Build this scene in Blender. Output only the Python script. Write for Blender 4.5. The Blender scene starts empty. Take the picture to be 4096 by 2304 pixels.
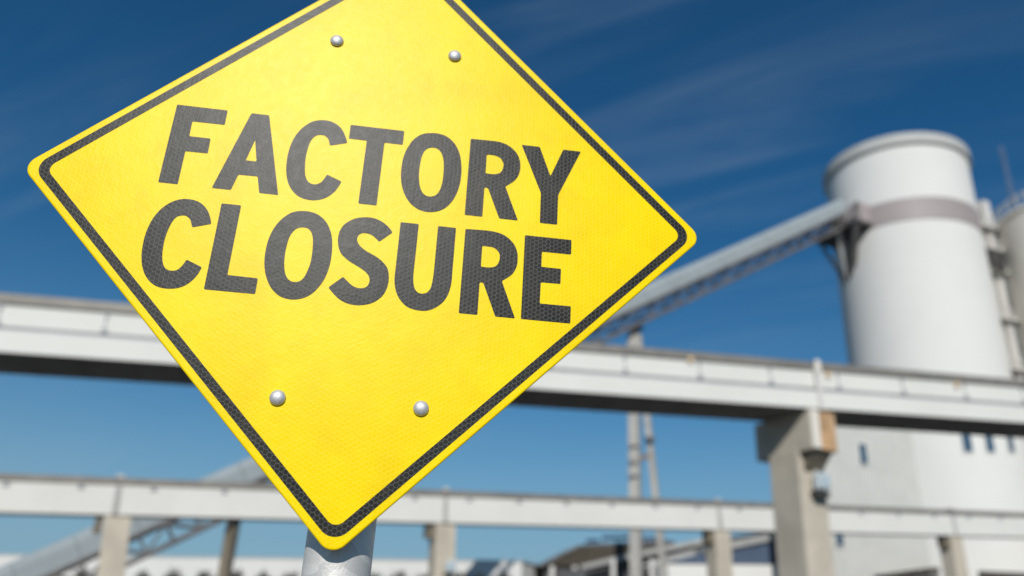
import bpy, bmesh, math, random
from mathutils import Vector, Matrix
random.seed(7)
S = bpy.context.scene
COL = S.collection
# ------------------------------------------------------------------ camera
# world: X to the right along the sign, Y away from the camera, Z up, ground z = 0
CAM_H = 1.6
UNIT = 0.375                       # half side of the 0.75 m sign, metres
RV = Vector((-0.40216, -0.1247, 0.07408))          # camera pose relative to the sign (axis-angle)
TV = Vector((-0.56632, -0.35477, 3.37931))
FPX = 3226.1                       # focal length in pixels of a 4096 px wide frame
RM = Matrix.Rotation(RV.length, 3, RV.normalized())
def tw(v): return Vector((v[0], v[2], -v[1]))
RT, DN, FW = tw(RM[0]), tw(RM[1]), tw(RM[2])
CREL = tw(-(RM.transposed() @ TV)) * UNIT
CAM = Vector((0, 0, CAM_H))
SIGN_C = CAM - CREL                # centre of the sign face
cam_d = bpy.data.cameras.new('camera'); cam = bpy.data.objects.new('camera', cam_d); COL.objects.link(cam)
cam_d.sensor_width = 36; cam_d.lens = FPX / 4096 * 36
cam_d.clip_start = 0.05; cam_d.clip_end = 6000
cam_d.dof.use_dof = True; cam_d.dof.focus_distance = 3.14 * UNIT; cam_d.dof.aperture_fstop = 2.2
m = Matrix((RT, -DN, -FW)).transposed().to_4x4(); m.translation = CAM
cam.matrix_world = m
S.camera = cam
# ------------------------------------------------------------------ light
SUN_AZ = -10.0      # degrees to the right of straight behind the camera
SUN_EL = 32.0
sd = Vector((math.sin(math.radians(SUN_AZ)) * math.cos(math.radians(SUN_EL)),
             -math.cos(math.radians(SUN_AZ)) * math.cos(math.radians(SUN_EL)),
             math.sin(math.radians(SUN_EL))))      # towards the sun
sl = bpy.data.lights.new('sun', 'SUN'); sl.energy = 3.75; sl.angle = math.radians(0.53); sl.color = (1, .965, .91)
so = bpy.data.objects.new('sun', sl); COL.objects.link(so)
so.rotation_euler = sd.to_track_quat('Z', 'Y').to_euler(); so.location = (0, -5, 30)
W = bpy.data.worlds.new('World'); S.world = W; W.use_nodes = True
nt = W.node_tree; N = nt.nodes; LK = nt.links; N.clear()
def nd(tree, t, **k):
    n = tree.nodes.new(t)
    for a, b in k.items():
        if a == 'inp':
            for i, v in b.items():
                if isinstance(v, bpy.types.NodeSocket): tree.links.new(v, n.inputs[i])
                else: n.inputs[i].default_value = v
        else: setattr(n, a, b)
    return n
def M(tree, op, a, b=None, c=None, clamp=False):
    n = tree.nodes.new('ShaderNodeMath'); n.operation = op; n.use_clamp = clamp
    for i, v in enumerate((a, b, c)):
        if v is None: continue
        if isinstance(v, bpy.types.NodeSocket): tree.links.new(v, n.inputs[i])
        else: n.inputs[i].default_value = v
    return n.outputs[0]
def VM(tree, op, a, b=None, s=None):
    n = tree.nodes.new('ShaderNodeVectorMath'); n.operation = op
    for i, v in enumerate((a, b)):
        if v is None: continue
        if isinstance(v, bpy.types.NodeSocket): tree.links.new(v, n.inputs[i])
        else: n.inputs[i].default_value = v
    if s is not None: n.inputs['Scale'].default_value = s
    return n.outputs['Value'] if op in ('DOT_PRODUCT', 'LENGTH') else n.outputs[0]
def SS(tree, v, a, b, c=0., d=1.):
    n = tree.nodes.new('ShaderNodeMapRange'); n.interpolation_type = 'SMOOTHSTEP'
    tree.links.new(v, n.inputs[0])
    for i, x in enumerate((a, b, c, d)): n.inputs[i + 1].default_value = x
    return n.outputs[0]
def NOISE(tree, vec, scale, detail=4, rough=.55, dist=0.):
    n = tree.nodes.new('ShaderNodeTexNoise')
    if vec is not None: tree.links.new(vec, n.inputs['Vector'])
    n.inputs['Scale'].default_value = scale; n.inputs['Detail'].default_value = detail
    n.inputs['Roughness'].default_value = rough; n.inputs['Distortion'].default_value = dist
    return n.outputs['Fac']
def MIX(tree, f, a, b, mode='MIX'):
    n = tree.nodes.new('ShaderNodeMix'); n.data_type = 'RGBA'; n.blend_type = mode
    for s, v in ((n.inputs[0], f), (n.inputs[6], a), (n.inputs[7], b)):
        if isinstance(v, bpy.types.NodeSocket): tree.links.new(v, s)
        else: s.default_value = v if not isinstance(v, tuple) or len(v) == 4 else (*v, 1)
    return n.outputs[2]
sky = nd(nt, 'ShaderNodeTexSky', sky_type='NISHITA', sun_disc=False, sun_elevation=math.radians(SUN_EL),
         sun_rotation=math.radians(180 - SUN_AZ), altitude=0, air_density=1.0, dust_density=0.0, ozone_density=4.0)
tc = nd(nt, 'ShaderNodeTexCoord').outputs['Generated']
sx = nd(nt, 'ShaderNodeSeparateXYZ', inp={0: tc}); dz = sx.outputs[2]
hs = nd(nt, 'ShaderNodeHueSaturation', inp={1: 1.15, 2: 1.0, 4: sky.outputs[0]})
den = M(nt, 'ADD', M(nt, 'MAXIMUM', dz, 0.0), .22)
cx = M(nt, 'DIVIDE', sx.outputs[0], den); cy = M(nt, 'DIVIDE', sx.outputs[1], den)
cv = nd(nt, 'ShaderNodeCombineXYZ', inp={0: cx, 1: cy}).outputs[0]
mp = nd(nt, 'ShaderNodeMapping', inp={0: cv, 2: (0, 0, math.radians(33))}).outputs[0]
mp = nd(nt, 'ShaderNodeMapping', inp={0: mp, 1: (2.3, .4, 0), 3: (.8, 4.6, 1)}).outputs[0]
n1 = NOISE(nt, mp, 1.5, 7, .55, .9)
n2 = NOISE(nt, cv, .9, 3, .5)
wisp = M(nt, 'MULTIPLY', SS(nt, n1, .40, .78), SS(nt, n2, .36, .62))
# low haze veil, whiter near the horizon
veil = SS(nt, dz, .46, .0, 0., .46)
base = MIX(nt, 1., hs.outputs[0], (.33, .74, .82, 1), 'MULTIPLY')
col = MIX(nt, M(nt, 'MULTIPLY', wisp, .17), base, (4.2, 5.3, 6.4, 1))
col = MIX(nt, veil, col, (2.5, 4.1, 5.6, 1))
col = MIX(nt, SS(nt, dz, .26, .02, 0., .8), col, (2.75, 4.35, 5.75, 1))
bg = nd(nt, 'ShaderNodeBackground', inp={0: col, 1: .085})
LK.new(bg.outputs[0], nd(nt, 'ShaderNodeOutputWorld').inputs[0])
S.view_settings.view_transform = 'Standard'; S.view_settings.look = 'None'
S.view_settings.exposure = 0; S.view_settings.gamma = 1
S.render.engine = 'CYCLES'
# ------------------------------------------------------------------ helpers
def ray(x, y): return FW + RT * ((x - 2048) / FPX) + DN * ((y - 1152) / FPX)
def atY(x, y, Y): d = ray(x, y); return CAM + d * (Y / d.y)
def atZ(x, y, Z): d = ray(x, y); return CAM + d * ((Z - CAM_H) / d.z)
class Frame:
    """local axes: t along, d depth away from the viewer, h up"""
    def __init__(s, o, u, n=None, k=1.):
        s.k = k; s.o = Vector(o); s.u = Vector(u).normalized()
        s.n = Vector(n).normalized() if n else Vector((-s.u.y, s.u.x, 0)).normalized()
        s.w = s.u.cross(s.n).normalized()
    def P(s, t, d, h): return s.o + (s.u * t + s.n * d + s.w * h) * s.k
    def hit(s, x, y, d=0.):
        r = ray(x, y); p0 = s.o + s.n * (d * s.k); k = (p0 - CAM).dot(s.n) / r.dot(s.n); q = CAM + r * k - s.o
        return q.dot(s.u) / s.k, q.dot(s.w) / s.k
def mesh(name, verts, faces, mat, parent=None, smooth=False, label=None, kind=None):
    me = bpy.data.meshes.new(name); me.from_pydata([tuple(v) for v in verts], [], faces); me.validate()
    bm = bmesh.new(); bm.from_mesh(me); bmesh.ops.recalc_face_normals(bm, faces=bm.faces); bm.to_mesh(me); bm.free()
    if smooth:
        me.shade_smooth()
    o = bpy.data.objects.new(name, me); COL.objects.link(o)
    if mat: me.materials.append(mat)
    if parent: o.parent = parent; o.matrix_parent_inverse = parent_inv(parent)
    if label: o['label'] = label
    if kind: o['kind'] = kind
    return o
def wmat(q):
    m = q.matrix_basis.copy()
    return m if q.parent is None else wmat(q.parent) @ q.matrix_parent_inverse @ m
def parent_inv(p): return wmat(p).inverted()
def thing(name, label, cat, loc, group=None):
    o = bpy.data.objects.new(name, None); COL.objects.link(o); o.location = loc; o.empty_display_size = .2
    o['label'] = label; o['category'] = cat
    if group: o['group'] = group
    return o
BOXF = [(0, 1, 3, 2), (4, 6, 7, 5), (0, 4, 5, 1), (2, 3, 7, 6), (0, 2, 6, 4), (1, 5, 7, 3)]
def bvec(F, t0, t1, d0, d1, h0, h1): return [F.P(t, d, h) for t in (t0, t1) for d in (d0, d1) for h in (h0, h1)]
def box(F, name, rng, mat, parent=None, bevel=0, **k):
    o = mesh(name, bvec(F, *rng), BOXF, mat, parent, **k)
    if bevel: bev(o, bevel)
    return o
def bev(o, w, seg=2):
    bm = bmesh.new(); bm.from_mesh(o.data)
    bmesh.ops.bevel(bm, geom=bm.edges[:], offset=w, segments=seg, affect='EDGES', profile=.6)
    bm.to_mesh(o.data); bm.free()
def tubev(a, b, r, seg=10, r2=None):
    a, b = Vector(a), Vector(b); z = (b - a).normalized(); x = z.orthogonal().normalized(); y = z.cross(x)
    r2 = r if r2 is None else r2
    vs = [a + (x * math.cos(i * math.tau / seg) + y * math.sin(i * math.tau / seg)) * r for i in range(seg)] + \
         [b + (x * math.cos(i * math.tau / seg) + y * math.sin(i * math.tau / seg)) * r2 for i in range(seg)]
    fs = [(i, (i + 1) % seg, seg + (i + 1) % seg, seg + i) for i in range(seg)] + [tuple(range(seg))[::-1], tuple(range(seg, 2 * seg))]
    return vs, fs
def tube(name, a, b, r, mat, parent=None, seg=10, r2=None, **k):
    v, f = tubev(a, b, r, seg, r2); return mesh(name, v, f, mat, parent, **k)
def barv(a, b, w, h=None, up=(0, 0, 1)):
    a, b = Vector(a), Vector(b); u = (b - a).normalized(); n = Vector(up).cross(u)
    if n.length < 1e-3: n = Vector((1, 0, 0))
    n.normalize(); q = u.cross(n); h = h or w
    return [p + n * (sx_ * w / 2) + q * (sy_ * h / 2) for p in (a, b) for sx_ in (-1, 1) for sy_ in (-1, 1)]
def bar(name, a, b, w, mat, parent=None, h=None, up=(0, 0, 1), **k): return mesh(name, barv(a, b, w, h, up), BOXF, mat, parent, **k)
def lathe(name, c, prof, mat, parent=None, seg=96, a0=0, a1=math.tau, smooth=True, **k):
    full = abs(a1 - a0 - math.tau) < 1e-6; n = seg if full else seg + 1
    vs, fs = [], []
    for r, z in prof:
        for i in range(n):
            t = a0 + (a1 - a0) * i / seg; vs.append((c[0] + r * math.cos(t), c[1] + r * math.sin(t), c[2] + z))
    for j in range(len(prof) - 1):
        for i in range(seg):
            i2 = (i + 1) % n; fs.append((j * n + i, j * n + i2, (j + 1) * n + i2, (j + 1) * n + i))
    o = mesh(name, vs, fs, mat, parent, **k)
    if smooth:
        o.data.shade_smooth()
        try: o.data.set_sharp_from_angle(angle=math.radians(35))
        except Exception: pass
    return o
# ------------------------------------------------------------------ materials
def mat(name, color, rough=.6, metal=0., var=.12, scale=.6, bump=0., bscale=20., spec=.5, streak=0., streak_col=(.25, .16, .09), coords='Object'):
    m = bpy.data.materials.new(name); m.use_nodes = True; t = m.node_tree; b = t.nodes['Principled BSDF']
    tc = t.nodes.new('ShaderNodeTexCoord').outputs[coords]
    n = NOISE(t, tc, scale, 6, .6)
    c1 = tuple(max(0, x * (1 - var)) for x in color); c2 = tuple(min(1, x * (1 + var)) for x in color)
    cc = MIX(t, SS(t, n, .3, .7), (*c1, 1), (*c2, 1))
    if streak:
        mp = nd(t, 'ShaderNodeMapping', inp={0: tc, 3: (2.2, 2.2, .12)}).outputs[0]
        s = SS(t, NOISE(t, mp, 1.3, 5, .6), .52, .78, 0, streak)
        cc = MIX(t, s, cc, (*streak_col, 1))
    t.links.new(cc, b.inputs['Base Color']); b.inputs['Roughness'].default_value = rough; b.inputs['Metallic'].default_value = metal
    b.inputs['Specular IOR Level'].default_value = spec
    r = M(t, 'ADD', M(t, 'MULTIPLY', NOISE(t, tc, scale * 4, 4), .2), rough - .1, clamp=True); t.links.new(r, b.inputs['Roughness'])
    if bump:
        bn = nd(t, 'ShaderNodeBump', inp={'Strength': bump, 'Distance': .02, 'Height': NOISE(t, tc, bscale, 5)})
        t.links.new(bn.outputs[0], b.inputs['Normal'])
    return m
WHITE = mat('white_coated_steel', (.71, .70, .65), .7, 0, .03, .3, spec=.15, streak=.12, streak_col=(.55, .55, .52))
SILOW = mat('silo_white_paint', (.715, .705, .665), .8, 0, .02, .15, spec=.12, streak=.06, streak_col=(.6, .59, .55))
CAPM = mat('weathered_cap_sheet', (.22, .205, .18), .6, .2, .15, .8)
GROOVE = mat('groove_shadow_and_clip_grey', (.37, .38, .39), .6, .1, .08, 1.)  # grey stands in for the shadow line in the girder groove; clips share it
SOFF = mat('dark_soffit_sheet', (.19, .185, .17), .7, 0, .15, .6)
CONC = mat('weathered_concrete', (.52, .465, .375), .85, 0, .12, .45, bump=.3, bscale=6, streak=.35, streak_col=(.40, .31, .21))
RUSTC = mat('rust_stained_concrete', (.50, .31, .16), .85, 0, .22, 1.2, streak=.5, streak_col=(.62, .55, .42))
DCONC = mat('dark_shaded_concrete', (.20, .17, .125), .85, 0, .2, .5)  # dark tone stands in for shade under corbels and on the left gallery leg
GALV = mat('galvanised_sheet_roof', (.30, .34, .35), .8, 0, .06, .5, spec=.2)
STEEL = mat('dull_painted_steel', (.15, .14, .135), .6, .2, .2, .6)
LSTEEL = mat('pale_painted_steel', (.60, .585, .55), .55, 0, .08, .5, streak=.25)
JOINT = mat('grey_joint_sealant', (.42, .415, .39), .8, 0, .1, 1.)
LEGS = mat('weathered_trestle_paint', (.40, .385, .35), .7, 0, .15, .5, streak=.5, streak_col=(.28, .19, .12))
DARK = mat('dark_steel', (.06, .058, .055), .6, .2, .2, .6)
BAND = mat('mauve_band_paint', (.34, .295, .285), .6, 0, .05, .2)
RIM = mat('silo_rim_sheet', (.47, .47, .445), .75, 0, .05, .3)
CREAM = mat('cream_silo_paint', (.72, .68, .60), .8, 0, .05, .2, streak=.15)
CORR = mat('corrugated_cladding', (.53, .53, .495), .75, 0, .04, .4, spec=.15)
GLASS = mat('dark_blue_window_glass', (.035, .08, .13), .12, 0, .1, 1., spec=.8)
NAVY = mat('navy_cladding', (.055, .085, .14), .6, 0, .1, .5)
DGREY = mat('dark_grey_roofing', (.075, .075, .078), .65, 0, .2, .6)
BROWN = mat('dark_brown_timber', (.055, .045, .03), .8, 0, .2, .6)
LGREY = mat('light_grey_fascia', (.36, .36, .34), .6, 0, .1, .6)
AMBER = mat('amber_lens', (.72, .52, .30), .5, 0, .05, 1.)
GROUND = mat('dusty_gravel', (.115, .105, .09), .95, 0, .25, .3, bump=.4, bscale=9)
ASPH = mat('yard_asphalt', (.055, .055, .055), .9, 0, .2, .5)
SOLAR = mat('solar_panel_blue', (.03, .05, .10), .25, 0, .1, 1.)
LEAF = mat('dark_bare_twigs', (.045, .05, .045), .9, 0, .3, 3.)
BARK = mat('bark', (.09, .07, .05), .9, 0, .2, 3.)
FLOODG = mat('pale_blue_lamp_housing', (.60, .66, .68), .6, 0, .06, 2.)
LENS = mat('pale_lamp_glass', (.42, .50, .54), .25, 0, .05, 2.)
# ------------------------------------------------------------------ the sign
def spline(pts, n=5):
    """corner points are rounded a little, smooth points are joined by a Catmull-Rom curve"""
    P = [Vector((x, y)) for x, y, c in pts]; C = [c for _, _, c in pts]; L = len(P); out = []
    for i in range(L):
        p1, p2 = P[i], P[(i + 1) % L]
        if C[i]:
            q0, q2 = P[i - 1], p2; r = .0055
            a = p1 + (q0 - p1).normalized() * r; b = p1 + (q2 - p1).normalized() * r
            for k in range(4):
                t = k / 3; out.append(a * (1 - t) ** 2 + p1 * 2 * t * (1 - t) + b * t * t)
        else: out.append(p1)
        if C[i] and C[(i + 1) % L]: continue
        p0 = P[i - 1] if not C[i] else p1 + (p1 - p2) * .5
        p3 = P[(i + 2) % L] if not C[(i + 1) % L] else p2 + (p2 - p1) * .5
        if C[i]:   # leave the corner towards the curve smoothly
            p0 = p1 * 2 - p2 + ((P[(i + 2) % L] - p2) - (p2 - p1)) * .6
        if C[(i + 1) % L]:
            p3 = p2 * 2 - p1 + ((p1 - P[i - 1]) * -1 + (p2 - p1)) * -.0
        for k in range(1, n):
            t = k / n
            if C[i] and t * (p2 - p1).length < .006: continue
            if C[(i + 1) % L] and (1 - t) * (p2 - p1).length < .006: continue
            out.append(.5 * ((2 * p1) + (p2 - p0) * t + (2 * p0 - 5 * p1 + 4 * p2 - p3) * t * t + (3 * p1 - p0 - 3 * p2 + p3) * t ** 3))
    return out
def rsq(s, r, n=10, o=(0, 0)):
    """square standing on its corner, half side s, corner radius r"""
    out = []
    for k in range(4):
        a = math.radians(k * 90); d = (s * 2 ** .5) - r * 2 ** .5
        c = Vector((math.cos(a), math.sin(a))) * d
        for i in range(n + 1):
            t = a + math.radians(-45 + 90 * i / n); out.append(c + Vector((math.cos(t), math.sin(t))) * r + Vector(o))
    return out
def fillmesh(name, loops, z, mt, parent, thick=.0004):
    """flat printed film: outline(s) filled, given a hair of thickness, facing the viewer"""
    cu = bpy.data.curves.new(name, 'CURVE'); cu.dimensions = '2D'; cu.fill_mode = 'BOTH'; cu.extrude = thick / 2
    for lp in loops:
        s = cu.splines.new('POLY'); s.points.add(len(lp) - 1); s.use_cyclic_u = True
        for p, q in zip(s.points, lp): p.co = (q.x * UNIT, q.y * UNIT, 0, 1)
    tmp = bpy.data.objects.new(name, cu); COL.objects.link(tmp)
    me = bpy.data.meshes.new_from_object(tmp.evaluated_get(bpy.context.evaluated_depsgraph_get()))
    bpy.data.objects.remove(tmp); bpy.data.curves.remove(cu)
    for v in me.vertices: v.co = Vector((v.co.x, -z - v.co.z, v.co.y))
    bm = bmesh.new(); bm.from_mesh(me); bmesh.ops.remove_doubles(bm, verts=bm.verts, dist=1e-6)
    bmesh.ops.recalc_face_normals(bm, faces=bm.faces); bm.to_mesh(me); bm.free()
    me.name = name; me.materials.clear(); me.materials.append(mt)
    o = bpy.data.objects.new(name, me); COL.objects.link(o); o.parent = parent
    return o
def sheeting(name, base, line, dirt, lw=.075, var=.05, rough=.31, lk=.45):
    """retroreflective sheeting: printed honeycomb grid, glossy face with a fine orange-peel relief"""
    m = bpy.data.materials.new(name); m.use_nodes = True; t = m.node_tree; b = t.nodes['Principled BSDF']
    tc = t.nodes.new('ShaderNodeTexCoord').outputs['Object']
    wob = VM(t, 'SCALE', VM(t, 'SUBTRACT', nd(t, 'ShaderNodeTexNoise', inp={'Vector': tc, 'Scale': 9., 'Detail': 1.}).outputs['Color'], (.5, .5, .5)), s=.0025)
    pv = VM(t, 'ADD', tc, wob)
    s = nd(t, 'ShaderNodeSeparateXYZ', inp={0: pv}); k = 1 / (.0192 * UNIT)
    px = M(t, 'MULTIPLY', s.outputs[2], k); py = M(t, 'MULTIPLY', s.outputs[0], k)     # swapped: cells have flats above and below
    R3 = 3 ** .5
    def cell(ox, oy):
        ax = M(t, 'SUBTRACT', M(t, 'FLOORED_MODULO', M(t, 'ADD', px, ox), 1.), .5)
        ay = M(t, 'SUBTRACT', M(t, 'FLOORED_MODULO', M(t, 'ADD', py, oy), R3), R3 / 2)
        ax = M(t, 'ABSOLUTE', ax); ay = M(t, 'ABSOLUTE', ay)
        return M(t, 'MAXIMUM', ax, M(t, 'ADD', M(t, 'MULTIPLY', ax, .5), M(t, 'MULTIPLY', ay, R3 / 2)))
    h = M(t, 'MINIMUM', cell(0., 0.), cell(.5, R3 / 2))
    edge = SS(t, h, .5 - lw * 1.2, .5 - lw * .45)
    vor = nd(t, 'ShaderNodeTexVoronoi', inp={'Vector': pv, 'Scale': 130.})
    big = NOISE(t, tc, 7., 5, .6); fine = NOISE(t, tc, 60., 4, .6)
    c = MIX(t, SS(t, big, .35, .7), (*[x * (1 - var) for x in base], 1), (*[min(1, x * (1 + var)) for x in base], 1))
    c = MIX(t, M(t, 'MULTIPLY', nd(t, 'ShaderNodeSeparateColor', inp={0: vor.outputs['Color']}).outputs[0], .10), c, (*[x * .8 for x in base], 1))
    c = MIX(t, SS(t, NOISE(t, tc, 11., 7, .68), .47, .72, 0, .55), c, (*dirt, 1))
    c = MIX(t, M(t, 'MULTIPLY', edge, lk), c, (*line, 1))
    t.nodes.remove(b)
    df = nd(t, 'ShaderNodeBsdfDiffuse', inp={0: c}); gl = nd(t, 'ShaderNodeBsdfAnisotropic', distribution='BECKMANN', inp={0: (1, 1, 1, 1)})
    b = gl
    fr = nd(t, 'ShaderNodeFresnel', inp={0: 1.20}); mx = nd(t, 'ShaderNodeMixShader', inp={0: fr.outputs[0], 1: df.outputs[0], 2: gl.outputs[0]})
    t.links.new(mx.outputs[0], t.nodes['Material Output'].inputs[0])
    t.links.new(M(t, 'ADD', M(t, 'MULTIPLY', fine, .08), rough), b.inputs['Roughness'])
    hgt = M(t, 'ADD', M(t, 'MULTIPLY', NOISE(t, tc, 130., 3, .6, .4), .6), M(t, 'MULTIPLY', NOISE(t, tc, 34., 3, .5), .7))
    hgt = M(t, 'ADD', hgt, M(t, 'MULTIPLY', edge, .10))
    bn = nd(t, 'ShaderNodeBump', inp={'Strength': .42, 'Distance': .0009, 'Height': hgt}); t.links.new(bn.outputs[0], b.inputs['Normal']); t.links.new(bn.outputs[0], df.inputs['Normal'])
    return m
YEL = sheeting('yellow_reflective_sheeting', (.96, .695, .0006), (.97, .77, .035), (.83, .56, .002))
BLK = sheeting('black_reflective_sheeting', (.024, .0245, .021), (.115, .117, .108), (.050, .042, .032), lw=.065, var=.25, lk=.75)
def metalmat(name, base, blot, metal, r0, bump=.35, sc=14.):
    m = bpy.data.materials.new(name); m.use_nodes = True; t = m.node_tree; b = t.nodes['Principled BSDF']
    tc = t.nodes.new('ShaderNodeTexCoord').outputs['Object']
    v = nd(t, 'ShaderNodeTexVoronoi', inp={'Vector': VM(t, 'ADD', tc, VM(t, 'SCALE', nd(t, 'ShaderNodeTexNoise', inp={'Vector': tc, 'Scale': 20.}).outputs['Color'], s=.03)), 'Scale': sc})
    g = nd(t, 'ShaderNodeSeparateColor', inp={0: v.outputs['Color']}).outputs[0]
    n = NOISE(t, tc, sc * 14, 5, .7); n2 = NOISE(t, tc, sc, 5, .6)
    c = MIX(t, M(t, 'MULTIPLY', g, .6), (*base, 1), (*blot, 1))
    c = MIX(t, SS(t, n, .45, .72, 0, .45), c, (*[x * .62 for x in base], 1))
    c = MIX(t, SS(t, n2, .55, .8, 0, .4), c, (*[min(1, x * 1.2) for x in base], 1))
    t.links.new(c, b.inputs['Base Color']); b.inputs['Metallic'].default_value = metal
    t.links.new(M(t, 'ADD', M(t, 'MULTIPLY', n2, .25), r0), b.inputs['Roughness'])
    bn = nd(t, 'ShaderNodeBump', inp={'Strength': bump, 'Distance': .001, 'Height': n}); t.links.new(bn.outputs[0], b.inputs['Normal'])
    return m
POSTM = metalmat('galvanised_post_steel', (.80, .775, .73), (.44, .44, .43), .35, .36, bump=.6, sc=22.)
BOLTM = metalmat('dull_bolt_zinc', (.66, .66, .66), (.44, .44, .45), .55, .38, sc=60.)
EDGEM = mat('yellow_plate_edge', (.92, .66, .0015), .5, 0, .04, 20., spec=.1)
BACKM = mat('plate_back_metal', (.04, .035, .025), .6, .4, .1, 10.)
GRIME = mat('dark_seam_grime', (.10, .07, .02), .9, 0, .3, 40.)

sgn = thing('road_sign', 'yellow diamond warning sign with black border and bold capitals on a round galvanised steel post', 'road sign', (SIGN_C.x, SIGN_C.y, 0))
ps = bpy.data.objects.new('sign_plate', None)
# plate: rolled front edge, dark rear edge
def plate():
    rings = []
    S0, R0 = .9935, .060
    for s, y in ((S0 - .0070, 0.), (S0 - .0040, .0006), (S0 - .0015, .0020), (S0, .0042), (S0 + .0002, .0070)):
        rings.append([(p.x * UNIT, y * UNIT * 1.0, p.y * UNIT) for p in rsq(s + .0065, R0 - (S0 - s), 12)])
    n = len(rings[0]); vs = [v for r in rings for v in r]
    fs = [tuple(range(n))] + [(j * n + i, j * n + (i + 1) % n, (j + 1) * n + (i + 1) % n, (j + 1) * n + i) for j in range(len(rings) - 1) for i in range(n)]
    fs.append(tuple((len(rings) - 1) * n + i for i in range(n)))
    return vs, fs
vs, fs = plate()
me = bpy.data.meshes.new('sign_plate'); me.from_pydata(vs, [], fs)
bm = bmesh.new(); bm.from_mesh(me); bmesh.ops.recalc_face_normals(bm, faces=bm.faces); bm.to_mesh(me); bm.free()
pl = bpy.data.objects.new('sign_plate', me); COL.objects.link(pl); pl.parent = sgn; pl.location = (0, 0, SIGN_C.z)
bpy.data.objects.remove(ps)
me.materials.append(YEL); me.materials.append(EDGEM)
nn = len(rsq(1, .1, 12))
for i, f in enumerate(me.polygons): f.material_index = 0 if i == 0 else 1; f.use_smooth = i > 0
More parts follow.
